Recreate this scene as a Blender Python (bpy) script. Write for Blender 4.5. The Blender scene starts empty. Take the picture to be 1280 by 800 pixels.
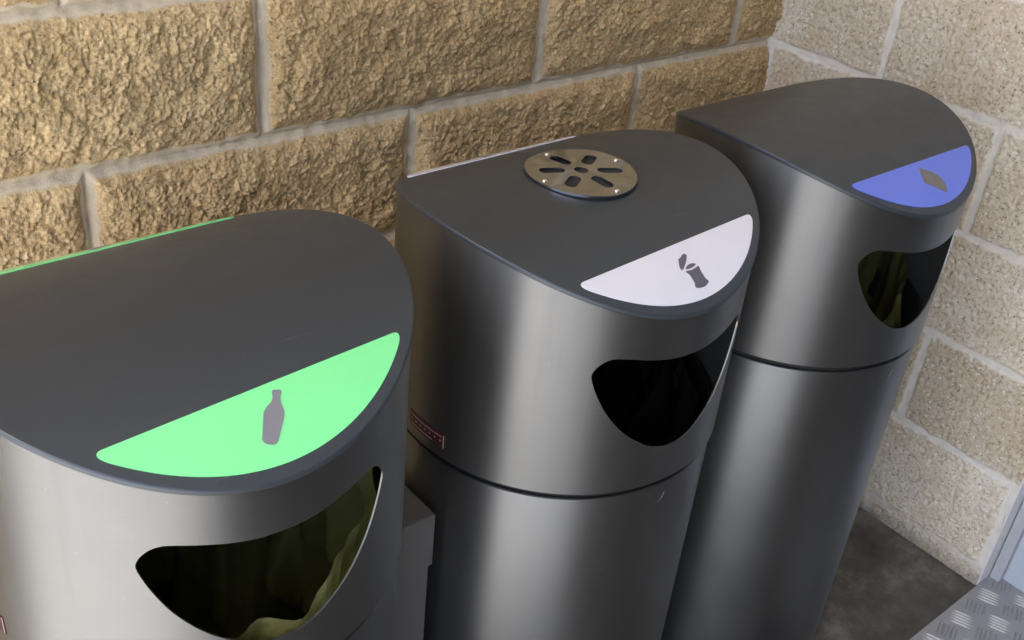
import bpy, bmesh, math, random
import numpy as np
from mathutils import Matrix, Vector

sc = bpy.context.scene
col = sc.collection
R = math.radians
rng = random.Random(7)

# ------------------------------------------------------------------ helpers
def link(name, me, mat=None, parent=None, smooth=None):
    o = bpy.data.objects.new(name, me)
    col.objects.link(o)
    if mat is not None:
        for m in (mat if isinstance(mat, (list, tuple)) else [mat]):
            me.materials.append(m)
    if smooth is not None:
        me.polygons.foreach_set('use_smooth', [True] * len(me.polygons))
        me.set_sharp_from_angle(angle=R(smooth))
    if parent is not None:
        o.parent = parent
    return o

def mesh_from(name, verts, faces):
    me = bpy.data.meshes.new(name)
    me.from_pydata([tuple(v) for v in verts], [], [tuple(f) for f in faces])
    me.validate(); me.update()
    return me

def fix_normals(me):
    bm = bmesh.new(); bm.from_mesh(me)
    bmesh.ops.remove_doubles(bm, verts=bm.verts, dist=1e-6)
    bmesh.ops.recalc_face_normals(bm, faces=bm.faces)
    bm.to_mesh(me); bm.free(); me.update()
    return me

def tag(o, label=None, cat=None, group=None, kind=None):
    if label: o['label'] = label
    if cat: o['category'] = cat
    if group: o['group'] = group
    if kind: o['kind'] = kind
    return o

def empty(name, loc):
    o = bpy.data.objects.new(name, None)
    o.empty_display_size = 0.1
    col.objects.link(o); o.location = loc
    return o

# ---- numpy gradient noise --------------------------------------------------
def _hash(ix, iy, seed):
    h = (ix.astype(np.int64) * 374761393 + iy.astype(np.int64) * 668265263 + seed * 1442695041) & 0xFFFFFFFF
    h = ((h ^ (h >> 13)) * 1274126177) & 0xFFFFFFFF
    return (h ^ (h >> 16)) & 0xFFFFFFFF

def perlin(x, y, seed=0):
    ix = np.floor(x); iy = np.floor(y); fx = x - ix; fy = y - iy
    u = fx * fx * fx * (fx * (fx * 6 - 15) + 10); v = fy * fy * fy * (fy * (fy * 6 - 15) + 10)
    def g(dx, dy):
        a = _hash(ix + dx, iy + dy, seed) / 4294967296.0 * 2 * np.pi
        return np.cos(a) * (fx - dx) + np.sin(a) * (fy - dy)
    a = g(0, 0) * (1 - u) + g(1, 0) * u
    b = g(0, 1) * (1 - u) + g(1, 1) * u
    return (a * (1 - v) + b * v) * 1.5

def rnd_cell(ix, iy, seed=0):
    return _hash(ix, iy, seed) / 4294967296.0

def facets(x, y, seed):
    """broken-stone facets: every cell is a small tilted plane"""
    ix = np.floor(x); iy = np.floor(y)
    best = np.full(x.shape, 9.0); out = np.zeros(x.shape)
    for dx in (-1, 0, 1):
        for dy in (-1, 0, 1):
            cx = ix + dx; cy = iy + dy
            px = cx + _hash(cx, cy, seed) / 4294967296.0; py = cy + _hash(cx, cy, seed + 1) / 4294967296.0
            d = (x - px) ** 2 + (y - py) ** 2
            g = _hash(cx, cy, seed + 2) / 4294967296.0 * 2 * np.pi
            hgt = 0.5 * (_hash(cx, cy, seed + 3) / 4294967296.0 - 0.5) + 0.9 * (np.cos(g) * (x - px) + np.sin(g) * (y - py))
            m = d < best
            best = np.where(m, d, best); out = np.where(m, hgt, out)
    return out

def smooth01(t):
    t = np.clip(t, 0, 1); return t * t * (3 - 2 * t)

def catmull(pts, n, closed=False):
    pts = np.array(pts, float); out = []
    N = len(pts)
    for i in range(N if closed else N - 1):
        if closed:
            a, b, c, d = pts[(i - 1) % N], pts[i], pts[(i + 1) % N], pts[(i + 2) % N]
        else:
            b, c = pts[i], pts[i + 1]
            a = pts[i - 1] if i > 0 else 2 * b - c
            d = pts[i + 2] if i + 2 < N else 2 * c - b
        for k in range(n):
            t = k / n
            out.append(0.5 * (2 * b + (c - a) * t + (2 * a - 5 * b + 4 * c - d) * t * t + (3 * b - a - 3 * c + d) * t ** 3))
    if not closed: out.append(pts[-1])
    return np.array(out)

# ------------------------------------------------------------------ materials
def new_mat(name):
    m = bpy.data.materials.new(name); m.use_nodes = True
    nt = m.node_tree
    return m, nt, nt.nodes['Principled BSDF']

def N(nt, t, **kw):
    n = nt.nodes.new(t)
    for k, v in kw.items():
        if k in n.inputs.keys() if isinstance(k, str) else False:
            n.inputs[k].default_value = v
        else:
            setattr(n, k, v)
    return n

def noise(nt, vec, scale, detail=4, rough=0.6):
    n = nt.nodes.new('ShaderNodeTexNoise')
    n.inputs['Scale'].default_value = scale
    n.inputs['Detail'].default_value = detail
    n.inputs['Roughness'].default_value = rough
    nt.links.new(vec, n.inputs['Vector'])
    return n

def ramp(nt, fac, stops):
    r = nt.nodes.new('ShaderNodeValToRGB')
    e = r.color_ramp.elements
    while len(e) > 2: e.remove(e[-1])
    e[0].position, e[0].color = stops[0][0], (*stops[0][1], 1)
    e[1].position, e[1].color = stops[1][0], (*stops[1][1], 1)
    for p, c in stops[2:]:
        k = e.new(p); k.color = (*c, 1)
    nt.links.new(fac, r.inputs['Fac'])
    return r

def mix(nt, fac, a, b, blend='MIX'):
    m = nt.nodes.new('ShaderNodeMix'); m.data_type = 'RGBA'; m.blend_type = blend
    for sock, v in ((m.inputs[0], fac), (m.inputs[6], a), (m.inputs[7], b)):
        if hasattr(v, 'is_output'): nt.links.new(v, sock)
        elif isinstance(v, (int, float)): sock.default_value = v
        else: sock.default_value = (*v, 1)
    return m.outputs[2]

def objvec(nt):
    return nt.nodes.new('ShaderNodeTexCoord').outputs['Object']

def bump(nt, height, strength, dist, bsdf, prev=None):
    b = nt.nodes.new('ShaderNodeBump')
    b.inputs['Strength'].default_value = strength
    b.inputs['Distance'].default_value = dist
    nt.links.new(height, b.inputs['Height'])
    if prev is not None: nt.links.new(prev, b.inputs['Normal'])
    if bsdf is not None: nt.links.new(b.outputs['Normal'], bsdf.inputs['Normal'])
    return b.outputs['Normal']

def metal_paint(name, base, metallic, rough, streak=0.05, scratches=True, aniso=0.0):
    m, nt, b = new_mat(name)
    v = objvec(nt)
    n1 = noise(nt, v, 900, 2, 0.6)               # metallic flake
    n2 = noise(nt, v, 7, 4, 0.6)                 # broad unevenness, handling marks
    c = mix(nt, n1.outputs['Fac'], tuple(x * (1 - streak) for x in base), tuple(min(1, x * (1 + streak)) for x in base))
    if scratches:
        gm = nt.nodes.new('ShaderNodeMapping'); gm.inputs['Scale'].default_value = (25, 25, 900)
        nt.links.new(v, gm.inputs['Vector'])
        gr = noise(nt, gm.outputs[0], 1, 3, 0.6)
        c = mix(nt, 0.15, c, mix(nt, gr.outputs['Fac'], tuple(x * 0.72 for x in base), tuple(min(1, x * 1.28) for x in base)))
        n3 = noise(nt, v, 190, 3, 0.65)
        sp = ramp(nt, n3.outputs['Fac'], [(0.71, (0, 0, 0)), (0.76, (0.7, 0.7, 0.7))])
        mp = nt.nodes.new('ShaderNodeMapping'); mp.inputs['Scale'].default_value = (40, 40, 2.2)
        nt.links.new(v, mp.inputs['Vector'])
        dr = noise(nt, mp.outputs[0], 1, 4, 0.6)          # faint dried drips
        c = mix(nt, ramp(nt, dr.outputs['Fac'], [(0.55, (0,) * 3), (0.75, (0.22,) * 3)]).outputs['Color'], c, tuple(x * 0.6 for x in base))
        c = mix(nt, sp.outputs['Color'], c, tuple(min(1, x * 1.45 + 0.05) for x in base))
    nt.links.new(c, b.inputs['Base Color'])
    b.inputs['Metallic'].default_value = metallic
    rr = nt.nodes.new('ShaderNodeMapRange')
    rr.inputs['To Min'].default_value = rough - 0.09; rr.inputs['To Max'].default_value = rough + 0.09
    nt.links.new(n2.outputs['Fac'], rr.inputs['Value'])
    nt.links.new(rr.outputs['Result'], b.inputs['Roughness'])
    bump(nt, n1.outputs['Fac'], 0.05, 0.0005, b)
    if aniso:
        tg = nt.nodes.new('ShaderNodeTangent'); tg.direction_type = 'RADIAL'; tg.axis = 'Z'
        nt.links.new(tg.outputs[0], b.inputs['Tangent'])
        b.inputs['Anisotropic'].default_value = aniso
        b.inputs['Anisotropic Rotation'].default_value = AROT
    return m

AROT = 0.25
def plain(name, color, rough=0.5, metallic=0.0, var=0.08, scale=40):
    m, nt, b = new_mat(name)
    n = noise(nt, objvec(nt), scale, 4)
    c = mix(nt, n.outputs['Fac'], tuple(x * (1 - var) for x in color), tuple(min(1, x * (1 + var)) for x in color))
    nt.links.new(c, b.inputs['Base Color'])
    b.inputs['Roughness'].default_value = rough
    b.inputs['Metallic'].default_value = metallic
    return m

M = {}
M['silver'] = metal_paint('silver_grey_metallic_paint', (0.168, 0.172, 0.174), 0.93, 0.43, aniso=0.75)
M['lid'] = metal_paint('charcoal_lid_paint', (0.074, 0.081, 0.092), 0.35, 0.42)
def worn_lid():
    m, nt, b = new_mat('charcoal_lid_paint')
    v = objvec(nt)
    big = noise(nt, v, 5, 5, 0.6); dust = noise(nt, v, 420, 3, 0.7); mid = noise(nt, v, 35, 5, 0.7)
    c = mix(nt, big.outputs['Fac'], (0.046, 0.056, 0.070), (0.056, 0.067, 0.082))
    st = nt.nodes.new('ShaderNodeMapping'); st.inputs['Scale'].default_value = (6, 160, 6); st.inputs['Rotation'].default_value = (0, 0, 0.5)
    nt.links.new(v, st.inputs['Vector'])
    sc_ = noise(nt, st.outputs[0], 3, 3, 0.6)
    c = mix(nt, ramp(nt, sc_.outputs['Fac'], [(0.69, (0,) * 3), (0.75, (0.35,) * 3)]).outputs['Color'], c, (0.15, 0.15, 0.155))
    c = mix(nt, ramp(nt, dust.outputs['Fac'], [(0.66, (0,) * 3), (0.78, (0.25,) * 3)]).outputs['Color'], c, (0.17, 0.17, 0.165))
    nt.links.new(c, b.inputs['Base Color']); b.inputs['Metallic'].default_value = 0.4
    rr = nt.nodes.new('ShaderNodeMapRange'); rr.inputs['To Min'].default_value = 0.30; rr.inputs['To Max'].default_value = 0.52
    nt.links.new(mid.outputs['Fac'], rr.inputs['Value']); nt.links.new(rr.outputs['Result'], b.inputs['Roughness'])
    bump(nt, dust.outputs['Fac'], 0.08, 0.0006, b)
    return m
M['lid'] = worn_lid()
M['inner'] = plain('dark_inner_paint', (0.09, 0.09, 0.088), 0.6)
M['gap'] = plain('black_gap', (0.012, 0.012, 0.012), 0.7)
M['edge'] = plain('bare_cut_edge', (0.17, 0.17, 0.165), 0.35, 0.8)
def label_print(name, color):
    m, nt, b = new_mat(name)
    v = objvec(nt)
    n1 = noise(nt, v, 9, 5, 0.65); n2 = noise(nt, v, 260, 3, 0.7); n3 = noise(nt, v, 45, 6, 0.7)
    c = mix(nt, n1.outputs['Fac'], tuple(x * 0.96 for x in color), tuple(min(0.92, x * 1.04) for x in color))
    c = mix(nt, ramp(nt, n2.outputs['Fac'], [(0.68, (0,) * 3), (0.78, (0.12,) * 3)]).outputs['Color'], c, tuple(x * 0.6 for x in color))
    nt.links.new(c, b.inputs['Base Color'])
    rr = nt.nodes.new('ShaderNodeMapRange'); rr.inputs['To Min'].default_value = 0.26; rr.inputs['To Max'].default_value = 0.36
    nt.links.new(n3.outputs['Fac'], rr.inputs['Value']); nt.links.new(rr.outputs['Result'], b.inputs['Roughness'])
    b.inputs['Coat Weight'].default_value = 0.5; b.inputs['Coat Roughness'].default_value = 0.12
    return m
M['green'] = label_print('mint_green_label', (0.205, 0.83, 0.32))
M['white'] = label_print('white_label', (0.70, 0.71, 0.81))
M['blue'] = label_print('blue_label', (0.105, 0.185, 0.80))
M['icon'] = plain('grey_icon_print', (0.20, 0.20, 0.23), 0.45, 0, 0.1, 120)
M['icon_dark'] = plain('dark_grey_icon_print', (0.10, 0.10, 0.14), 0.45, 0, 0.1, 120)
M['icon_brown'] = plain('brown_grey_icon_print', (0.17, 0.16, 0.15), 0.45, 0, 0.1, 120)
M['steel'] = plain('polished_steel', (0.44, 0.49, 0.58), 0.09, 1.0, 0.01)
M['rivet'] = plain('bright_rivet', (0.85, 0.82, 0.75), 0.15, 1.0, 0.01)
M['sticker'] = plain('maroon_sticker', (0.03, 0.008, 0.011), 0.4)
M['print'] = plain('pale_pink_print', (0.34, 0.20, 0.21), 0.5)
M['box'] = metal_paint('dark_grey_box_paint', (0.14, 0.14, 0.14), 0.4, 0.45)

def film(name, color, alpha_t):
    m, nt, b = new_mat(name)
    v = objvec(nt)
    n = noise(nt, v, 28, 5, 0.6)
    c = mix(nt, n.outputs['Fac'], tuple(x * 0.75 for x in color), tuple(min(1, x * 1.25) for x in color))
    nt.links.new(c, b.inputs['Base Color'])
    b.inputs['Roughness'].default_value = 0.2
    tr = nt.nodes.new('ShaderNodeBsdfTranslucent'); nt.links.new(c, tr.inputs['Color'])
    tp = nt.nodes.new('ShaderNodeBsdfTransparent'); tp.inputs['Color'].default_value = (*[min(1, x * 1.6 + .15) for x in color], 1)
    m1 = nt.nodes.new('ShaderNodeMixShader'); m1.inputs[0].default_value = 0.4
    nt.links.new(b.outputs[0], m1.inputs[1]); nt.links.new(tr.outputs[0], m1.inputs[2])
    m2 = nt.nodes.new('ShaderNodeMixShader'); m2.inputs[0].default_value = alpha_t
    nt.links.new(m1.outputs[0], m2.inputs[1]); nt.links.new(tp.outputs[0], m2.inputs[2])
    nt.links.new(m2.outputs[0], nt.nodes['Material Output'].inputs['Surface'])
    cr = noise(nt, v, 75, 3, 0.6)
    pv = bump(nt, n.outputs['Fac'], 0.5, 0.006, None)
    bump(nt, cr.outputs['Fac'], 0.6, 0.004, b, pv)
    return m
M['film_yellow'] = film('olive_yellow_bag_film', (0.52, 0.53, 0.20), 0.35)
M['film_olive'] = film('dull_olive_bag_film', (0.20, 0.19, 0.07), 0.12)
M['film_dark'] = film('black_bag_film', (0.02, 0.022, 0.02), 0.05)

def attr(nt, name):
    a = nt.nodes.new('ShaderNodeAttribute'); a.attribute_name = name
    return a.outputs['Fac']

def block_mat(name, dark, mid, light, mortar, grain, stain=None, pale_amt=0.7, foot=False):
    m, nt, b = new_mat(name)
    v = objvec(nt)
    n1 = noise(nt, v, grain, 5, 0.7)
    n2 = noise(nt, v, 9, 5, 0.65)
    c1 = ramp(nt, n1.outputs['Fac'], [(0.34, dark), (0.50, mid), (0.67, light)]).outputs['Color']
    tint = attr(nt, 'tint')
    c1 = mix(nt, tint, c1, (0.76, 0.73, 0.68), 'MULTIPLY')
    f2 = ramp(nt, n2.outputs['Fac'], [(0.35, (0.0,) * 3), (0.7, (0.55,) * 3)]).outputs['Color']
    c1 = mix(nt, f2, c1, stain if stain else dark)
    # pale and dark aggregate specks
    vo = nt.nodes.new('ShaderNodeTexVoronoi'); vo.inputs['Scale'].default_value = 250
    dn_ = noise(nt, v, 300, 3, 0.7)
    sc_ = nt.nodes.new('ShaderNodeVectorMath'); sc_.operation = 'SCALE'; sc_.inputs['Scale'].default_value = 0.006
    nt.links.new(dn_.outputs['Color'], sc_.inputs[0])
    ad_ = nt.nodes.new('ShaderNodeVectorMath'); nt.links.new(v, ad_.inputs[0]); nt.links.new(sc_.outputs[0], ad_.inputs[1])
    nt.links.new(ad_.outputs[0], vo.inputs['Vector'])
    sep = nt.nodes.new('ShaderNodeSeparateColor'); nt.links.new(vo.outputs['Color'], sep.inputs[0])
    near = ramp(nt, vo.outputs['Distance'], [(0.30, (1,) * 3), (0.46, (0,) * 3)]).outputs['Color']
    pale = ramp(nt, sep.outputs[0], [(0.87, (0,) * 3), (0.89, (pale_amt,) * 3)]).outputs['Color']
    dk = ramp(nt, sep.outputs[1], [(0.86, (0,) * 3), (0.88, (0.8,) * 3)]).outputs['Color']
    c1 = mix(nt, mix(nt, 1.0, near, pale, 'MULTIPLY'), c1, tuple(min(0.8, x * 1.5) for x in light))
    c1 = mix(nt, mix(nt, 1.0, near, dk, 'MULTIPLY'), c1, tuple(x * 0.38 for x in dark))
    nm = noise(nt, v, 60, 5, 0.65)
    cm = mix(nt, nm.outputs['Fac'], tuple(x * 0.78 for x in mortar), tuple(x * 1.15 for x in mortar))
    c = mix(nt, attr(nt, 'mortar'), c1, cm)
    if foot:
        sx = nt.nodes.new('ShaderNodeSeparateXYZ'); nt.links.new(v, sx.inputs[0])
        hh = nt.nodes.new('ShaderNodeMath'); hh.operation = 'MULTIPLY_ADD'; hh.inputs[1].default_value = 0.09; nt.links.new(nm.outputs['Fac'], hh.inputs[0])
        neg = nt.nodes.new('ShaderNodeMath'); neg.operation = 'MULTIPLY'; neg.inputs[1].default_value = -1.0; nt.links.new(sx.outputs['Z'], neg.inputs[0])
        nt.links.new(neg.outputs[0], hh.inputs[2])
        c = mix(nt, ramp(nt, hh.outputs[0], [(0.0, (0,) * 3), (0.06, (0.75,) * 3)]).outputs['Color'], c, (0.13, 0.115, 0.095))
    nt.links.new(c, b.inputs['Base Color'])
    b.inputs['Roughness'].default_value = 0.9
    b.inputs['Specular IOR Level'].default_value = 0.25
    nb = noise(nt, v, 420, 4, 0.7)
    bump(nt, nb.outputs['Fac'], 0.6, 0.0025, b)
    return m
M['back'] = block_mat('tan_split_face_block', (0.40, 0.27, 0.135), (0.64, 0.47, 0.25), (0.80, 0.65, 0.42), (0.60, 0.515, 0.39), 330, None, 0.3)
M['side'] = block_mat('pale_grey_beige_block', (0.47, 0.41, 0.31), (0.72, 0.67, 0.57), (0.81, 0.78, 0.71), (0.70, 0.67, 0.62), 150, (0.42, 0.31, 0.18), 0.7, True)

# ------------------------------------------------------------------ block walls
Z0, H = 0.6973, 0.1658          # a bed joint and the course height
XC = 1.0979                     # inner corner of the two walls
YE = -0.613                     # where the right-hand wall ends

def axis(segs):
    out = [segs[0][0]]
    for a, b, step in segs:
        n = max(1, int(round((b - a) / step)))
        out += list(np.linspace(a, b, n + 1)[1:])
    return np.array(out)

def wall_grid(name, us, zs, height, place, mat):
    U, Zz = np.meshgrid(us, zs)
    h, mort, tint = height(U, Zz)
    P = place(U, Zz, h).reshape(-1, 3)
    nu, nz = len(us), len(zs)
    idx = np.arange(nu * nz).reshape(nz, nu)
    q = np.stack([idx[:-1, :-1], idx[:-1, 1:], idx[1:, 1:], idx[1:, :-1]], -1).reshape(-1, 4)
    me = bpy.data.meshes.new(name)
    me.vertices.add(len(P)); me.vertices.foreach_set('co', P.astype(np.float32).ravel())
    me.loops.add(q.size); me.loops.foreach_set('vertex_index', q.astype(np.int32).ravel())
    me.polygons.add(len(q))
    me.polygons.foreach_set('loop_start', np.arange(0, q.size, 4, dtype=np.int32))
    me.polygons.foreach_set('use_smooth', np.ones(len(q), bool))
    me.update(calc_edges=True)
    for nm, a in (('mortar', mort), ('tint', tint)):
        at = me.attributes.new(nm, 'FLOAT', 'POINT'); at.data.foreach_set('value', a.astype(np.float32).ravel())
    me.materials.append(mat)
    me.validate()
    return me

def blocks(u, z, off_even, jw, wob, seed):
    """signed distance inside block (positive) from joint edge; course and block index"""
    c = np.floor((z - Z0) / H)
    uo = np.where(np.mod(c, 2) == 0, off_even, off_even + 0.2)
    b = np.floor((u - uo) / 0.4)
    du = (u - uo) - b * 0.4; dz = (z - Z0) - c * H
    w = perlin(u * 70, z * 70, seed) * wob + perlin(u * 22, z * 22, seed + 1) * wob
    d = np.minimum(np.minimum(du, 0.4 - du), np.minimum(dz, H - dz)) - jw / 2 + w
    return d, c, b

def h_back(u, z):
    d, c, b = blocks(u, z, 0.2, 0.0125, 0.0022, 3)
    inside = smooth01(d / 0.004)
    edge = 1 - np.exp(-np.clip(d, 0, 1) / 0.011)
    t = rnd_cell(c, b, 5)
    lift = 0.009 * edge * (0.8 + 0.5 * t)
    wu = u + perlin(u * 90, z * 90, 31) * 0.004; wz = z + perlin(u * 90, z * 90, 32) * 0.004
    n = (perlin(u * 9 + 3 * t, z * 11, 11) * 0.0064 + perlin(u * 24 + 2, z * 27, 12) * 0.0040
         + facets(wu * 36, wz * 42, 61) * 0.0042 + facets(wu * 85, wz * 95, 71) * 0.0026
         + perlin(u * 118, z * 126, 14) * 0.0018
         + (0.4 - np.abs(perlin(u * 200, z * 210, 15))) * 0.0022 + perlin(u * 310, z * 320, 16) * 0.0019
         + perlin(u * 470, z * 480, 17) * 0.0013)
    rock = lift + 0.80 * n * (0.25 + 0.75 * edge)
    tool = -0.0055 * (1 - smooth01((d + 0.0075) / 0.0075)) + perlin(u * 40, z * 40, 21) * 0.0005
    h = np.where(d > 0, inside * rock, 0) + (1 - inside) * tool
    return h, 1 - smooth01(d / 0.0035), t

def h_side(u, z):   # u = -y
    d, c, b = blocks(u, z, 0.208, 0.0085, 0.0019, 43)
    inside = smooth01(d / 0.004)
    t = rnd_cell(c, b, 47)
    pit = np.clip(perlin(u * 210, z * 210, 54) - 0.36, 0, 1) * 0.010 + np.clip(perlin(u * 120, z * 120, 57) - 0.45, 0, 1) * 0.012
    n = (perlin(u * 8 + 4 * t, z * 9, 51) * 0.0014 + perlin(u * 40, z * 40, 52) * 0.0005
         + perlin(u * 260, z * 260, 53) * 0.0010 - pit)
    h = inside * (0.0045 + n) + (1 - inside) * (0.0022 + perlin(u * 60, z * 60, 55) * 0.0009)
    smear = np.clip(perlin(u * 18, z * 18, 56) * 1.3 - 0.05, 0, 1) * np.exp(-np.clip(d, 0, 1) / 0.008) * 0.6
    mort = np.clip(1 - smooth01(d / 0.004) + smear, 0, 1)
    mort *= np.where(z < 0.06, np.clip(0.3 + perlin(u * 14, z * 5, 58) * 1.2, 0, 1), 1.0)
    return h, mort, t

WL = -3.0
us = axis([(WL, -1.2, 0.012), (-1.2, -0.55, 0.004), (-0.55, XC + 0.004, 0.0015)])
zs = axis([(-0.02, 0.42, 0.004), (0.42, 0.98, 0.0015), (0.98, 1.3, 0.004), (1.3, 2.6, 0.012)])
me = wall_grid('back_wall', us, zs, h_back, lambda u, z, h: np.stack([u, -h, z], -1), M['back'])
# thickness behind the face
def add_core(me, verts, faces):
    bm = bmesh.new(); bm.from_mesh(me)
    vs = [bm.verts.new(v) for v in verts]
    for f in faces: bm.faces.new([vs[i] for i in f])
    bm.to_mesh(me); bm.free(); me.update()
def boxvf(x0, x1, y0, y1, z0, z1):
    v = [(x, y, z) for z in (z0, z1) for y in (y0, y1) for x in (x0, x1)]
    f = [(0, 2, 3, 1), (4, 5, 7, 6), (0, 1, 5, 4), (2, 6, 7, 3), (0, 4, 6, 2), (1, 3, 7, 5)]
    return v, f
add_core(me, *boxvf(WL, XC + 0.19, 0.012, 0.19, -0.02, 2.6))
bw = link('block_wall', me)
tag(bw, 'tan rough split-face block wall with pale mortar joints behind the three bins', 'wall')

us = axis([(-0.004, -YE, 0.0021)])
zs = axis([(-0.02, 1.02, 0.0021), (1.02, 2.6, 0.012)])
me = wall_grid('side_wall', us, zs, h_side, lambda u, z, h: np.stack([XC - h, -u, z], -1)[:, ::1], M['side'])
me.flip_normals()
add_core(me, *boxvf(XC + 0.008, XC + 0.19, YE + 0.001, 0.010, -0.02, 2.6))
# the mortared end face of the pier
add_core(me, *boxvf(XC - 0.0015, XC + 0.19, YE - 0.002, YE + 0.0005, -0.02, 2.6))
me.materials.append(plain('pale_mortar_render', (0.62, 0.63, 0.64), 0.85, 0, 0.15, 60))
for k in range(len(me.polygons) - 6, len(me.polygons)): me.polygons[k].material_index = 1
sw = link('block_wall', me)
tag(sw, 'pale grey-beige smooth block wall with whitish mortar, right of the blue-labelled bin', 'wall')

# rendered jamb beyond the pier
m, nt, b = new_mat('pale_blue_grey_render')
n = noise(nt, objvec(nt), 30, 5)
nt.links.new(mix(nt, n.outputs['Fac'], (0.36, 0.41, 0.48), (0.46, 0.51, 0.58)), b.inputs['Base Color'])
b.inputs['Roughness'].default_value = 0.7
v, f = boxvf(1.143, 1.30, -0.86, YE - 0.003, -0.02, 2.6)
M['jamb'] = m
jb = link('wall_panel', fix_normals(mesh_from('wall_panel', v, f)), m)
tag(jb, 'smooth pale blue-grey panel set back beyond the end of the pale block wall', 'wall panel')
v, f = boxvf(1.1285, 1.1425, YE - 0.020, YE - 0.004, -0.01, 2.6)
sl = link('sealant_strip', fix_normals(mesh_from('sealant_strip', v, f)), plain('grey_sealant', (0.36, 0.38, 0.41), 0.6), jb)

# ------------------------------------------------------------------ ground
m, nt, b = new_mat('dark_stained_floor')
v = objvec(nt)
n1 = noise(nt, v, 9, 8, 0.68); n2 = noise(nt, v, 70, 6, 0.72); n4 = noise(nt, v, 330, 3, 0.7)
c = ramp(nt, n1.outputs['Fac'], [(0.36, (0.035, 0.033, 0.030)), (0.5, (0.080, 0.075, 0.067)), (0.64, (0.17, 0.16, 0.145))]).outputs['Color']
c = mix(nt, ramp(nt, n2.outputs['Fac'], [(0.46, (0,) * 3), (0.62, (0.6,) * 3)]).outputs['Color'], c, (0.055, 0.050, 0.045))
c = mix(nt, ramp(nt, n4.outputs['Fac'], [(0.66, (0,) * 3), (0.72, (0.7,) * 3)]).outputs['Color'], c, (0.24, 0.225, 0.20))
c = mix(nt, ramp(nt, n4.outputs['Fac'], [(0.27, (0.8,) * 3), (0.33, (0,) * 3)]).outputs['Color'], c, (0.015, 0.014, 0.013))
nt.links.new(c, b.inputs['Base Color']); b.inputs['Roughness'].default_value = 0.45
bump(nt, n2.outputs['Fac'], 0.25, 0.004, b)
M['floor'] = m
vv, ff = boxvf(-0.45, 1.15, -2.6, 0.02, -0.06, 0.0)
fl = tag(link('floor', fix_normals(mesh_from('floor', vv, ff)), m), kind='structure')

m, nt, b = new_mat('pale_concrete_ground')
v = objvec(nt); n1 = noise(nt, v, 1.2, 6); n2 = noise(nt, v, 60, 4)
c = mix(nt, n1.outputs['Fac'], (0.30, 0.29, 0.27), (0.46, 0.45, 0.43))
c = mix(nt, 0.3, c, mix(nt, n2.outputs['Fac'], (0.2, 0.2, 0.19), (0.55, 0.54, 0.52)))
nt.links.new(c, b.inputs['Base Color']); b.inputs['Roughness'].default_value = 0.85
M['ground'] = m
g = tag(link('ground', mesh_from('ground', [(-150, -150, -0.03), (150, -150, -0.03), (150, 150, -0.03), (-150, 150, -0.03)], [(0, 1, 2, 3)]), m), kind='structure')

# aluminium five-bar tread plate in front of the dark strip
def tread_plate():
    bm = bmesh.new()
    v, f = boxvf(0.70, 1.142, -1.9, -0.6155, 0.0005, 0.003)
    vs = [bm.verts.new(p) for p in v]
    for q in f: bm.faces.new([vs[i] for i in q])
    pitch = 0.040
    def bar(cx, cy, ang, L, w, hgt):
        ca, sa = math.cos(ang), math.sin(ang)
        ring = []
        for (a, bb, z) in ((-L, 0, 0), (-L * .55, w, 0), (L * .55, w, 0), (L, 0, 0), (L * .55, -w, 0), (-L * .55, -w, 0)):
            ring.append(bm.verts.new((cx + a * ca - bb * sa, cy + a * sa + bb * ca, 0.003)))
        t1 = bm.verts.new((cx - L * .55 * ca, cy - L * .55 * sa, 0.003 + hgt)); t2 = bm.verts.new((cx + L * .55 * ca, cy + L * .55 * sa, 0.003 + hgt))
        for q in ((ring[0], t1, ring[1]), (ring[1], t1, t2, ring[2]), (ring[2], t2, ring[3]), (ring[3], t2, ring[4]), (ring[4], t2, t1, ring[5]), (ring[5], t1, ring[0])):
            try: bm.faces.new(q)
            except ValueError: pass
    nx = int(0.9 / pitch)
    for i in range(nx):
        for j in range(nx):
            cx = 1.125 - i * pitch; cy = -0.64 - j * pitch
            if cx < 0.73: continue
            ang = R(20) if (i + j) % 2 == 0 else R(110)
            for k in range(-2, 3):
                o = k * 0.0062
                px, py = cx - o * math.sin(ang), cy + o * math.cos(ang)
                if px > 1.135 or py > -0.622: continue
                bar(px, py, ang, 0.0165, 0.0020, 0.0018)
    bmesh.ops.recalc_face_normals(bm, faces=bm.faces)
    me = bpy.data.meshes.new('walkway'); bm.to_mesh(me); bm.free()
    return me
m = metal_paint('tread_plate_aluminium', (0.36, 0.37, 0.39), 0.5, 0.5, 0.08)
tp = tag(link('walkway', tread_plate(), m), kind='structure')

# ------------------------------------------------------------------ bins
SC = 0.84
def zc(z): return 1.1723 - (1.2750 - z) * SC        # fitted height -> height above the floor
RB, RHO, ZT, ZS = 0.2004 * SC, 0.346 * SC, zc(0.8073), zc(0.522)
YB = -1.0146 + 0.7536 * SC
XB = tuple(-0.3231 + (x + 0.3231) * SC for x in (-0.0218, 0.4451, 0.9008))
def dome(y, lift=0.0):
    return ZT - RHO + np.sqrt(np.maximum((RHO + lift) ** 2 - y ** 2, 0))

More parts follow.
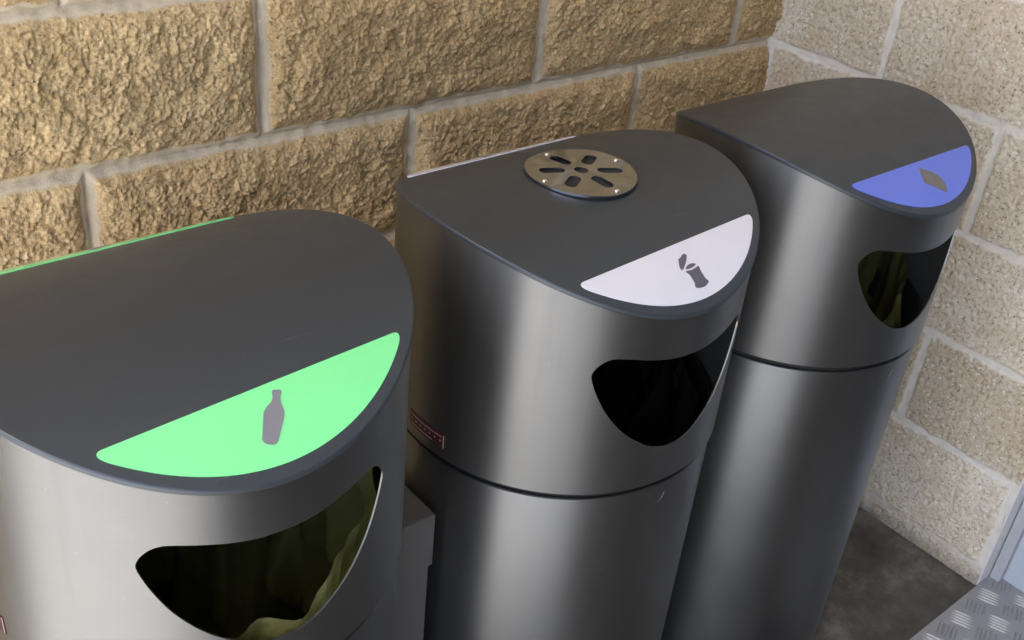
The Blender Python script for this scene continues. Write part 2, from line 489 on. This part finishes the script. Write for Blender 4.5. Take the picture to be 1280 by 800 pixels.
lo = [(0, .5725), (4, .574), (9, .5795), (13, .588), (17, .598), (21.5, .613), (26, .633), (29.5, .655), (31.3, .670)]
hi = [(32, .679), (31.6, .6850), (30.5, .691), (28.5, .697), (26, .7), (23, .6995), (18, .697), (12, .6935), (6, .691)]
half = lo + hi + [(0, .6905)]
full = half + [(-a, z) for a, z in half[-2:0:-1]]
open_curve = catmull(full, 10, closed=True)
OPC = -3.0
def open_lohi(phi):
    pts = open_curve
    zsx = []
    for i in range(len(pts)):
        a, b2 = pts[i], pts[(i + 1) % len(pts)]
        if (a[0] - phi) * (b2[0] - phi) <= 0 and a[0] != b2[0]:
            t = (phi - a[0]) / (b2[0] - a[0]); zsx.append(a[1] + t * (b2[1] - a[1]))
    return zc(min(zsx)), zc(max(zsx))
PH = abs(open_curve[:, 0]).max() - 1e-4

def hood_mesh():
    """tube wall with the mouth cut out of it; inner and outer skins joined by rims"""
    t_in = 0.0014
    phis_in = [PH * math.sin(k / 40 * math.pi / 2) for k in range(-40, 41)]
    out_n = 190
    phis_out = [PH + (360 - 2 * PH) * k / out_n for k in range(1, out_n)]
    cols = [('in', p) for p in phis_in] + [('out', p) for p in phis_out]
    verts, faces = [], []
    zb = ZS + 0.0015
    ze = 0.5 * sum(open_lohi(PH))
    ids = []
    for kind, ph in cols:
        th = R(ph + OPC)
        rec = {}
        for side, r in (('o', RB), ('i', RB - t_in)):
            x, y = r * math.sin(th), -r * math.cos(th)
            zt_ = float(dome(np.array(y))) - 0.0012
            if kind == 'in' and abs(ph) < PH - 1e-6: l, h_ = open_lohi(ph)
            else: l = h_ = ze
            zz = {'t': zt_, 'h': h_, 'l': l, 'b': zb}
            for k in 'thlb':
                if k == 'l' and l == h_: rec[side + 'l'] = rec[side + 'h']; continue
                verts.append((x, y, zz[k])); rec[side + k] = len(verts) - 1
        ids.append(rec)
    n = len(ids)
    for i in range(n):
        a, b2 = ids[i], ids[(i + 1) % n]
        for s in 'oi':
            for p, q in (('t', 'h'), ('l', 'b')):
                f = [a[s + q], b2[s + q], b2[s + p], a[s + p]]
                faces.append(f if s == 'o' else f[::-1])
        faces.append([a['ob'], a['ib'], b2['ib'], b2['ob']])
        faces.append([a['it'], a['ot'], b2['ot'], b2['it']])
        for p in 'hl':
            f = [a['o' + p], b2['o' + p], b2['i' + p], a['i' + p]]
            if a['oh'] == a['ol'] and b2['oh'] == b2['ol']: continue
            faces.append(f if p == 'h' else f[::-1])
    me = mesh_from('hood', verts, faces)
    fix_normals(me)
    return me

def assign(me, test, idx):
    for p in me.polygons:
        if test(p): p.material_index = idx

def hood_object(parent):
    me = hood_mesh()
    o = link('hood', me, [M['silver'], M['inner'], M['edge']], parent, 35)
    def inner(p):
        c = p.center; r = math.hypot(c.x, c.y)
        return r < RB - 0.0011
    def rim(p):
        c = p.center; r = math.hypot(c.x, c.y)
        return RB - 0.0011 <= r < RB - 0.0003 and c.z > ZS + 0.01
    assign(me, inner, 1); assign(me, rim, 2)
    return o

def disc_grid(R_, n_r, n_t, zf, zb):
    """domed slab: top zf(x,y), bottom zb(x,y)"""
    verts, faces = [], []
    rr = [R_ * k / n_r for k in range(1, n_r + 1)]
    def layer(fz, shrink=0):
        base = len(verts)
        verts.append((0, 0, float(fz(0.0))))
        for r in rr:
            for k in range(n_t):
                a = 2 * math.pi * k / n_t
                y = r * math.sin(a); verts.append((r * math.cos(a), y, float(fz(y))))
        return base
    t0 = layer(zf); b0 = layer(zb)
    def idx(b, ring, k): return b + 1 + ring * n_t + k % n_t
    for b_, flip in ((t0, False), (b0, True)):
        for k in range(n_t):
            f = [b_, idx(b_, 0, k), idx(b_, 0, k + 1)]; faces.append(f[::-1] if flip else f)
            for r in range(n_r - 1):
                f = [idx(b_, r, k), idx(b_, r + 1, k), idx(b_, r + 1, k + 1), idx(b_, r, k + 1)]
                faces.append(f[::-1] if flip else f)
    for k in range(n_t):
        faces.append([idx(t0, n_r - 1, k + 1), idx(t0, n_r - 1, k), idx(b0, n_r - 1, k), idx(b0, n_r - 1, k + 1)])
    return mesh_from('lid', verts, faces)

def rounded(poly, rad, seg=6):
    """round the corners of a polygon"""
    out = []; n = len(poly)
    for i in range(n):
        a, b2, c = (np.array(poly[(i + k) % n], float) for k in (-1, 0, 1))
        r_ = rad[i] if isinstance(rad, (list, tuple)) else rad
        if r_ <= 0: out.append(tuple(b2)); continue
        u = (a - b2) / np.linalg.norm(a - b2); v = (c - b2) / np.linalg.norm(c - b2)
        L = min(r_ , np.linalg.norm(a - b2) * .48, np.linalg.norm(c - b2) * .48)
        p, q = b2 + u * L, b2 + v * L
        for k in range(seg + 1):
            t = k / seg; out.append(tuple((1 - t) ** 2 * p + 2 * t * (1 - t) * b2 + t * t * q))
    return out

def plate_on_dome(name, poly, lift0, lift1, mat, parent, cuts=0.012):
    """a thin plate of the given (x,y) outline bent over the lid, from lift0 to lift1 above it"""
    bm = bmesh.new()
    vs = [bm.verts.new((x, y, 0)) for x, y in poly]
    f = bm.faces.new(vs)
    y0 = min(p[1] for p in poly); y1 = max(p[1] for p in poly)
    k = 1
    while y0 + k * cuts < y1:
        geom = bm.verts[:] + bm.edges[:] + bm.faces[:]
        bmesh.ops.bisect_plane(bm, geom=geom, plane_co=(0, y0 + k * cuts, 0), plane_no=(0, 1, 0), dist=1e-6)
        k += 1
    bmesh.ops.triangulate(bm, faces=bm.faces[:])
    ext = bmesh.ops.extrude_face_region(bm, geom=bm.faces[:])
    top = {e for e in ext['geom'] if isinstance(e, bmesh.types.BMVert)}
    for vtx in bm.verts:
        L = lift1 if vtx in top else lift0
        y = vtx.co.y; s = (RHO + L) / RHO
        vtx.co = Vector((vtx.co.x, y * s, ZT - RHO + math.sqrt((RHO + L) ** 2 - (y * s) ** 2)))
    bmesh.ops.recalc_face_normals(bm, faces=bm.faces)
    me = bpy.data.meshes.new(name); bm.to_mesh(me); bm.free()
    return link(name, me, mat, parent, 40)

def label_outline(yaw):
    yc, r_ = -0.1345 * SC, 0.1928 * SC
    xl = math.sqrt(r_ * r_ - yc * yc)
    a0 = math.atan2(yc, -xl); a1 = math.atan2(yc, xl)
    a0 = a0 + 2 * math.pi if a0 < 0 else a0; a1 += 2 * math.pi
    arc = [(r_ * math.cos(a0 + (a1 - a0) * k / 60), r_ * math.sin(a0 + (a1 - a0) * k / 60)) for k in range(61)]
    # round the two tips
    arc = np.array(arc)
    def tip(corner, chord_dir, pts):
        d = np.hypot(*(pts - corner).T); k = int(np.argmax(d > 0.0095))
        p, q = corner + np.array([chord_dir * 0.0095, 0]), pts[k]
        m0, m1 = p + (corner - p) * 0.62, q + (corner - q) * 0.62
        out = []
        for j in range(11):
            t = j / 10
            out.append((1 - t) ** 3 * p + 3 * t * (1 - t) ** 2 * m0 + 3 * t * t * (1 - t) * m1 + t ** 3 * q)
        return out, k
    tl, kl = tip(arc[0], 1, arc); tr, kr = tip(arc[-1], -1, arc[::-1])
    poly = [tuple(p) for p in tl] + [tuple(p) for p in arc[kl + 1:len(arc) - 1 - kr]] + [tuple(p) for p in tr[::-1]]
    c, s = math.cos(yaw), math.sin(yaw)
    return [(x * c - y * s, x * s + y * c) for x, y in poly]

# icon outlines measured on the lid
ICON = {
 'bottle': [[(0.014, -0.1404), (0.0206, -0.1428), (0.0191, -0.1459), (0.017, -0.1473), (0.0149, -0.1523), (0.014, -0.1592), (0.0115, -0.1633), (0.0031, -0.1724), (-0.0023, -0.1782), (-0.0052, -0.1789), (-0.0098, -0.1773), (-0.0122, -0.175), (-0.0125, -0.1728), (-0.0067, -0.1634), (-0.0013, -0.1546), (0.0034, -0.1512), (0.0085, -0.1491), (0.0118, -0.1455), (0.0125, -0.143)]],
 'can': [[(0.0004, -0.1638), (0.0093, -0.1647), (0.0177, -0.1635), (0.021, -0.1626), (0.0209, -0.1653), (0.0196, -0.1673), (0.0189, -0.1764), (0.0209, -0.1795), (0.0196, -0.1809), (0.0125, -0.1832), (0.0054, -0.183), (0.0006, -0.1816), (0.0004, -0.1796), (0.0024, -0.1771), (0.0032, -0.1686)],
         [(0.0023, -0.1616), (0.008, -0.159), (0.0141, -0.1583), (0.0194, -0.1598), (0.0183, -0.1614), (0.0125, -0.1626), (0.0063, -0.1627)],
         [(-0.0031, -0.1613), (-0.0022, -0.1571), (0.0012, -0.1528), (0.0024, -0.1503), (0.0067, -0.1495), (0.0116, -0.147), (0.0147, -0.1469), (0.0165, -0.1489), (0.0138, -0.152), (0.0063, -0.1576), (-0.0011, -0.1618)]],
 'paper': [[(0.0046, -0.143), (0.0129, -0.149), (0.0213, -0.1537), (0.0276, -0.1626), (0.0264, -0.1735), (0.0191, -0.1816), (0.0107, -0.1778), (0.0027, -0.1702), (-0.0089, -0.163), (-0.0034, -0.1533)]],
}

def tube(name, r, z0, z1, n, t=0.003, rnd=0.0012, bottom=False):
    """cylinder wall with thickness and softened top and bottom edges"""
    prof = [(r - t, z0), (r - rnd, z0), (r, z0 + rnd), (r, z1 - rnd), (r - rnd * .3, z1 - rnd * .3), (r - rnd, z1), (r - t, z1)]
    verts, faces = [], []
    for k in range(n):
        a = 2 * math.pi * k / n
        for rr, z in prof: verts.append((rr * math.cos(a), rr * math.sin(a), z))
    m_ = len(prof)
    for k in range(n):
        k2 = (k + 1) % n
        for j in range(m_):
            j2 = (j + 1) % m_
            faces.append([k * m_ + j, k2 * m_ + j, k2 * m_ + j2, k * m_ + j2])
    if bottom: faces.append([k * m_ for k in range(n)][::-1])
    return fix_normals(mesh_from(name, verts, faces))

def curved_patch(name, th0, th1, z0, z1, r0, r1, n, mats, parent, details=()):
    verts, faces, mi = [], [], []
    def slab(a0, a1, b0, b1, ra, rb, k, mat):
        base = len(verts)
        for i in range(k + 1):
            a = R(a0 + (a1 - a0) * i / k)
            for r in (ra, rb):
                for z in (b0, b1): verts.append((r * math.sin(a), -r * math.cos(a), z))
        for i in range(k):
            p, q = base + i * 4, base + i * 4 + 4
            for f in ((p + 2, q + 2, q + 3, p + 3), (p + 1, q + 1, q, p)[::-1], (p + 3, q + 3, q + 1, p + 1), (p, q, q + 2, p + 2)):
                faces.append(f); mi.append(mat)
        e = base + k * 4
        faces.append((base, base + 2, base + 3, base + 1)); mi.append(mat)
        faces.append((e, e + 1, e + 3, e + 2)); mi.append(mat)
    slab(th0, th1, z0, z1, r0, r1, n, 0)
    for d in details: slab(*d, r1 - 0.0001, r1 + 0.0002, max(1, int(abs(d[1] - d[0]))), 1)
    me = mesh_from(name, verts, faces)
    for p, k in zip(me.polygons, mi): p.material_index = k
    return link(name, me, mats, parent)

GROUP = 'grey cylindrical recycling bins in a row'
def make_bin(x, label, panel_mat, icon, icon_mat, yaw, dz_sticker=0.0, ash=False):
    root = empty('recycling_bin', (x, YB, 0.0))
    tag(root, label, 'bin', GROUP)
    link('body', tube('body', RB - 0.0025, 0.0, ZS - 0.0072, 220, bottom=True), M['silver'], root, 60)
    link('collar', tube('collar', RB - 0.0075, ZS - 0.035, ZS + 0.02, 160), M['gap'], root, 60)
    hood_object(root)
    lid = link('lid', disc_grid(RB + 0.0012, 26, 200, lambda y: float(dome(np.array(y))), lambda y: float(dome(np.array(y))) - 0.0045), M['lid'], root, 40)
    bv = lid.modifiers.new('soft_edge', 'BEVEL'); bv.width = 0.0009; bv.segments = 2; bv.angle_limit = R(50)
    # label panels on the front and on the wall side of the lid
    for k in range(1 if icon == 'paper' else 2):
        yy = yaw + math.pi * k
        pn = plate_on_dome('label_panel', label_outline(yy), -0.0004, 0.0009, panel_mat, root)
        for poly in ICON[icon]:
            pts = [(px * SC, py * SC) for px, py in poly]
            if k: pts = [(-a, -b2) for a, b2 in pts]
            pts = rounded(pts, 0.0012, 3)
            plate_on_dome('icon', pts, 0.0007, 0.0012, icon_mat, pn, 0.05)
    # warning sticker low on the side of the hood
    z0, z1 = zc(0.5373 + dz_sticker), zc(0.557 + dz_sticker)
    hgt = z1 - z0; a0, a1 = -96.0, -78.5
    if dz_sticker: a0, a1 = -91.0, -73.0
    det = []
    rs = random.Random(3)
    for row, (fz, fh) in enumerate(((0.74, 0.07), (0.44, 0.09), (0.14, 0.06))):
        a = a0 + 1.0
        end = a1 - (1.4 if row != 2 else 5.5)
        while a < end:
            w = rs.uniform(0.35, 1.0) if row != 1 else 0.5
            det.append((a, min(a + w, end), z0 + hgt * fz, z0 + hgt * (fz + fh)))
            a += w + (0.25 if row != 1 else 1.9)
    det.append((a1 - 0.6, a1 - 0.25, z0 + 0.001, z1 - 0.001))
    curved_patch('sticker', a0, a1, z0, z1, RB - 0.0002, RB + 0.0005, 16, [M['sticker'], M['print']], root, det)
    # finger notch just under the joint
    verts, faces = [], []
    prof = []
    for k in range(17):
        a = R(-105) + R(110) * k / 16
        prof.append((a, 0.0085))
    for a, r_ in prof:
        for rr in (r_, r_ + 0.0013):
            for dep in (-0.0010, 0.0008):
                u = rr * math.cos(a); z = zc(0.498) + rr * 1.05 * math.sin(a)
                th = R(-3.5) + u / RB
                verts.append(((RB - 0.0025 + dep) * math.sin(th), -(RB - 0.0025 + dep) * math.cos(th), z))
    for k in range(16):
        p, q = k * 4, k * 4 + 4
        for f in ((p + 1, q + 1, q + 3, p + 3), (p, q, q + 1, p + 1), (p + 3, q + 3, q + 2, p + 2)):
            faces.append(f)
    link('latch_notch', fix_normals(mesh_from('latch_notch', verts, faces)), M['edge'], root)
    if ash: ashtray(root)
    return root

def ashtray(root):
    cx, cy, r_ = 0.004 * SC, 0.0055 * SC, 0.0625 * SC
    bm = bmesh.new()
    # outline with slots cut by filling between loops
    loops = [[(cx + r_ * math.cos(2 * math.pi * k / 96), cy + r_ * math.sin(2 * math.pi * k / 96)) for k in range(96)]]
    loops.append([(cx + 0.0066 * math.cos(2 * math.pi * k / 20), cy + 0.0066 * math.sin(2 * math.pi * k / 20)) for k in range(20)])
    for k in range(6):
        a = R(92 + 60 * k); ca, sa = math.cos(a), math.sin(a)
        w = 0.0058; r0, r1 = 0.0185 * SC + w, 0.0475 * SC - w
        pts = []
        for j in range(9):
            t = math.pi / 2 + math.pi * j / 8; pts.append((r0 + w * math.cos(t), w * math.sin(t)))
        for j in range(9):
            t = -math.pi / 2 + math.pi * j / 8; pts.append((r1 + w * math.cos(t), w * math.sin(t)))
        loops.append([(cx + u * ca - v * sa, cy + u * sa + v * ca) for u, v in pts])
    edges = []
    for lp in loops:
        vs = [bm.verts.new((x, y, 0)) for x, y in lp]
        for i in range(len(vs)): edges.append(bm.edges.new((vs[i], vs[(i + 1) % len(vs)])))
    bmesh.ops.triangle_fill(bm, use_beauty=True, use_dissolve=False, edges=edges)
    # drop triangles that fell inside a hole
    def in_poly(x, y, lp):
        c = False
        for i in range(len(lp)):
            (x1, y1), (x2, y2) = lp[i], lp[i - 1]
            if (y1 > y) != (y2 > y) and x < (x2 - x1) * (y - y1) / (y2 - y1) + x1: c = not c
        return c
    kill = []
    for f in bm.faces:
        c = f.calc_center_median()
        if any(in_poly(c.x, c.y, lp) for lp in loops[1:]): kill.append(f)
    bmesh.ops.delete(bm, geom=kill, context='FACES_ONLY')
    for k in range(-14, 15):
        bmesh.ops.bisect_plane(bm, geom=bm.verts[:] + bm.edges[:] + bm.faces[:], plane_co=(0, cy + k * 0.0043 + 0.0007, 0), plane_no=(0, 1, 0), dist=1e-7)
    ext = bmesh.ops.extrude_face_region(bm, geom=bm.faces[:])
    top = {e for e in ext['geom'] if isinstance(e, bmesh.types.BMVert)}
    K = 0.45                                   # the plate is stiffer than the lid: only part of its curve
    for v in bm.verts:
        y = v.co.y - cy
        v.co.z = ZT + (0.0028 if v in top else 0.0008) + 0.00022 * math.sin(v.co.x * 95 + v.co.y * 60 + 1) + 0.00018 * math.sin(v.co.y * 150 - v.co.x * 70) - K * (RHO - math.sqrt(RHO ** 2 - y * y))
    bmesh.ops.recalc_face_normals(bm, faces=bm.faces)
    me = bpy.data.meshes.new('ashtray_plate'); bm.to_mesh(me); bm.free()
    pl = link('ashtray_plate', me, M['steel'], root, 35)
    # raised skirt under the plate and black well under the slots
    bm = bmesh.new()
    n = 96
    ring = []
    for k in range(n):
        a = 2 * math.pi * k / n; x, y = cx + (r_ - 0.002) * math.cos(a), cy + (r_ - 0.002) * math.sin(a)
        zt_ = ZT + 0.0009 - K * (RHO - math.sqrt(RHO ** 2 - (y - cy) ** 2)); zb_ = float(dome(np.array(y))) + 0.0002
        ring.append((bm.verts.new((x, y, zt_)), bm.verts.new((x, y, min(zb_, zt_ - 0.0002)))))
    for k in range(n):
        a, b2 = ring[k], ring[(k + 1) % n]
        bm.faces.new((a[0], a[1], b2[1], b2[0]))
    me = bpy.data.meshes.new('skirt'); bm.to_mesh(me); bm.free()
    link('skirt', me, M['steel'], pl)
    poly = [(cx + 0.053 * math.cos(2 * math.pi * k / 64), cy + 0.053 * math.sin(2 * math.pi * k / 64)) for k in range(64)]
    plate_on_dome('ash_well', poly, 0.0001, 0.0004, M['gap'], pl, 0.006)
    for k in range(4):
        a = R(2 + 90 * k); x, y = cx + 0.0553 * SC * math.cos(a), cy + 0.0553 * SC * math.sin(a)
        bm = bmesh.new()
        bmesh.ops.create_uvsphere(bm, u_segments=12, v_segments=8, radius=0.0026)
        for v in bm.verts:
            v.co.z = v.co.z * 0.55
            v.co = v.co + Vector((x, y, ZT + 0.0029 - K * (RHO - math.sqrt(RHO ** 2 - (y - cy) ** 2))))
        me = bpy.data.meshes.new('rivet'); bm.to_mesh(me); bm.free()
        link('rivet', me, M['rivet'], pl, 60)

make_bin(XB[0], 'grey cylindrical bin with green label showing a bottle on its domed lid', M['green'], 'bottle', M['icon'], R(3.0), 0.0216)
make_bin(XB[1], 'grey cylindrical bin with white label showing a can and a steel ashtray plate', M['white'], 'can', M['icon_dark'], R(2.6), 0.0, True)
make_bin(XB[2], 'grey cylindrical bin with blue label, nearest the pale side wall', M['blue'], 'paper', M['icon_brown'], R(0.0), 0.0)

# ------------------------------------------------------------------ liner bags
def bag(x, label, mat, seed, top, sag):
    rs = random.Random(seed)
    ph = [rs.uniform(0, 6.28) for _ in range(8)]
    nt_, nz = 180, 46
    verts, faces = [], []
    z_lo, z_hi = 0.12, top
    for j in range(nz + 1):
        t = j / nz
        for k in range(nt_):
            a = 2 * math.pi * k / nt_
            fold = (0.013 * (abs(math.sin(3.5 * a + ph[0] + 6.0 * t)) * 2 - 1) + 0.010 * (abs(math.sin(4 * a + ph[3] - 7.0 * t)) * 2 - 1) + 0.008 * math.sin(11 * a + ph[1] - 2.2 * t) + 0.005 * math.sin(23 * a + ph[2] + 3 * t)
                    + 0.003 * math.sin(41 * a + ph[3] + 5 * t))
            amp = 0.35 + 0.9 * math.sin(math.pi * min(1, t * 1.05)) 
            slump = sag * max(0, math.cos(a - ph[4])) * t ** 2
            r = 0.165 * SC + 0.010 * t + fold * amp - slump
            zh = z_hi + 0.115 * (0.5 + 0.5 * math.sin(a + ph[7] * 0.12)) ** 0.8
            zz = z_lo + (zh - z_lo) * t + t * t * (0.009 * math.sin(3 * a + ph[5]) + 0.006 * math.sin(9 * a + ph[6]) + 0.004 * math.sin(17 * a + ph[7]))
            r = min(r, RB - 0.010)
            verts.append((r * math.cos(a), r * math.sin(a), zz))
    for j in range(nz):
        for k in range(nt_):
            k2 = (k + 1) % nt_
            faces.append((j * nt_ + k, j * nt_ + k2, (j + 1) * nt_ + k2, (j + 1) * nt_ + k))
    faces.append(tuple(range(nt_))[::-1])
    o = link('bin_liner', mesh_from('bin_liner', verts, faces), mat, None, 80)
    o.location = (x, YB, 0)
    return tag(o, label, 'bin liner', 'bin liners hanging inside the bins')
bag(XB[0], 'translucent yellowish plastic liner inside the green-labelled bin', M['film_yellow'], 4, zc(0.562), 0.03)
bag(XB[1], 'dark plastic liner inside the white-labelled bin', M['film_dark'], 9, zc(0.54), 0.02)
bag(XB[2], 'yellowish plastic liner inside the blue-labelled bin', M['film_olive'], 5, zc(0.53), 0.02)

# ------------------------------------------------------------------ box between the bins
def ab(p): return tuple(c + (q - c) * SC for q, c in zip(p, (-0.3231, -1.0146, 1.2750)))
x1, y0, zt = ab((0.2401, -0.3052, 0.45)); zt -= 0.1027
x0 = XB[0] + RB - 0.006
root = empty('steel_box', ((x0 + x1) / 2, y0 + 0.04, 0))
tag(root, 'dark grey steel box standing in the gap between the green- and white-labelled bins', 'box')
def bx(name, a, parent, mat, bw=0.0015):
    v, f = boxvf(*a)
    v = [(p[0] - root.location.x, p[1] - root.location.y, p[2]) for p in v]
    o = link(name, fix_normals(mesh_from(name, v, f)), mat, parent)
    m_ = o.modifiers.new('soft_edge', 'BEVEL'); m_.width = bw; m_.segments = 2
    return o
bx('post', (x0 + 0.004, x1 - 0.0035, y0 + 0.0015, y0 + 0.075, 0.0, zt - 0.066), root, M['box'])
bx('cap', (x0 + 0.004, x1, y0, y0 + 0.080, zt - 0.066, zt), root, M['box'])

# ------------------------------------------------------------------ unseen porch, added to shape light and reflections
RX0, RY0 = -1.55, -2.3
v, f = boxvf(RX0, 1.29, RY0, 0.185, 2.605, 2.75)  # unseen soffit added to keep sun off the bins and bounce fill light
rf = link('added_ceiling', fix_normals(mesh_from('added_ceiling', v, f)), plain('added_bounce_soffit', (0.72, 0.71, 0.68), 0.8))
tag(rf, kind='structure')
v, f = boxvf(-0.5, 1.29, RY0 - 0.2, RY0, -0.02, 2.6)  # unseen dark wall added so the bins' front sides reflect something dark
fw_ = link('added_porch_wall', fix_normals(mesh_from('added_porch_wall', v, f)), plain('added_wall_dark', (0.07, 0.06, 0.052), 0.85))
tag(fw_, 'unseen dark wall added opposite the tan block wall to darken reflections in the bins', 'wall')
v, f = boxvf(1.165, 1.29, RY0 + 0.002, -0.862, -0.02, 2.6)  # unseen dark slab added to close a bright gap in the bin reflections
dw = link('added_door', fix_normals(mesh_from('added_door', v, f)), plain('added_door_dark', (0.06, 0.06, 0.065), 0.5))
tag(dw, 'unseen dark slab added next to the pale blue-grey panel to darken reflections', 'added_door')

# ------------------------------------------------------------------ light
SUN_AZ = math.atan2(0.2, -0.98)     # direction towards the light, in the xy plane
SUN_EL = R(65)
w = bpy.data.worlds.new('World'); sc.world = w; w.use_nodes = True
nt = w.node_tree; bg = nt.nodes['Background']
sky = nt.nodes.new('ShaderNodeTexSky'); sky.sky_type = 'NISHITA'; sky.sun_disc = False
sky.sun_elevation = SUN_EL
sky.sun_rotation = math.pi / 2 - SUN_AZ
sky.air_density = 0.9; sky.dust_density = 5.0; sky.ozone_density = 0.6
nt.links.new(sky.outputs[0], bg.inputs['Color']); bg.inputs['Strength'].default_value = 0.15
ld = bpy.data.lights.new('sun', 'SUN'); ld.energy = 5.0; ld.angle = R(2); ld.color = (1.0, 0.975, 0.94)
lo_ = bpy.data.objects.new('sun', ld); col.objects.link(lo_)
d = Vector((math.cos(SUN_AZ) * math.cos(SUN_EL), math.sin(SUN_AZ) * math.cos(SUN_EL), math.sin(SUN_EL)))
lo_.rotation_euler = d.to_track_quat('Z', 'Y').to_euler()

# ------------------------------------------------------------------ camera
cd = bpy.data.cameras.new('camera'); cd.sensor_width = 36; cd.lens = 36 * 1324.386 / 1280
cd.clip_start = 0.01; cd.clip_end = 500
cam = bpy.data.objects.new('camera', cd); col.objects.link(cam)
r_ = Vector((0.7714225117, -0.6300089610, 0.0894204533)); dn = Vector((-0.2742384972, -0.4559700034, -0.8466903818)); fw = Vector((0.5741955721, 0.6286334902, -0.5245182360))
cam.matrix_world = Matrix(((r_.x, -dn.x, -fw.x, -0.3231), (r_.y, -dn.y, -fw.y, -1.0146), (r_.z, -dn.z, -fw.z, 1.1723), (0, 0, 0, 1)))
sc.camera = cam
sc.view_settings.view_transform = 'Standard'; sc.view_settings.look = 'None'
sc.view_settings.exposure = 2.4; sc.view_settings.gamma = 1.0
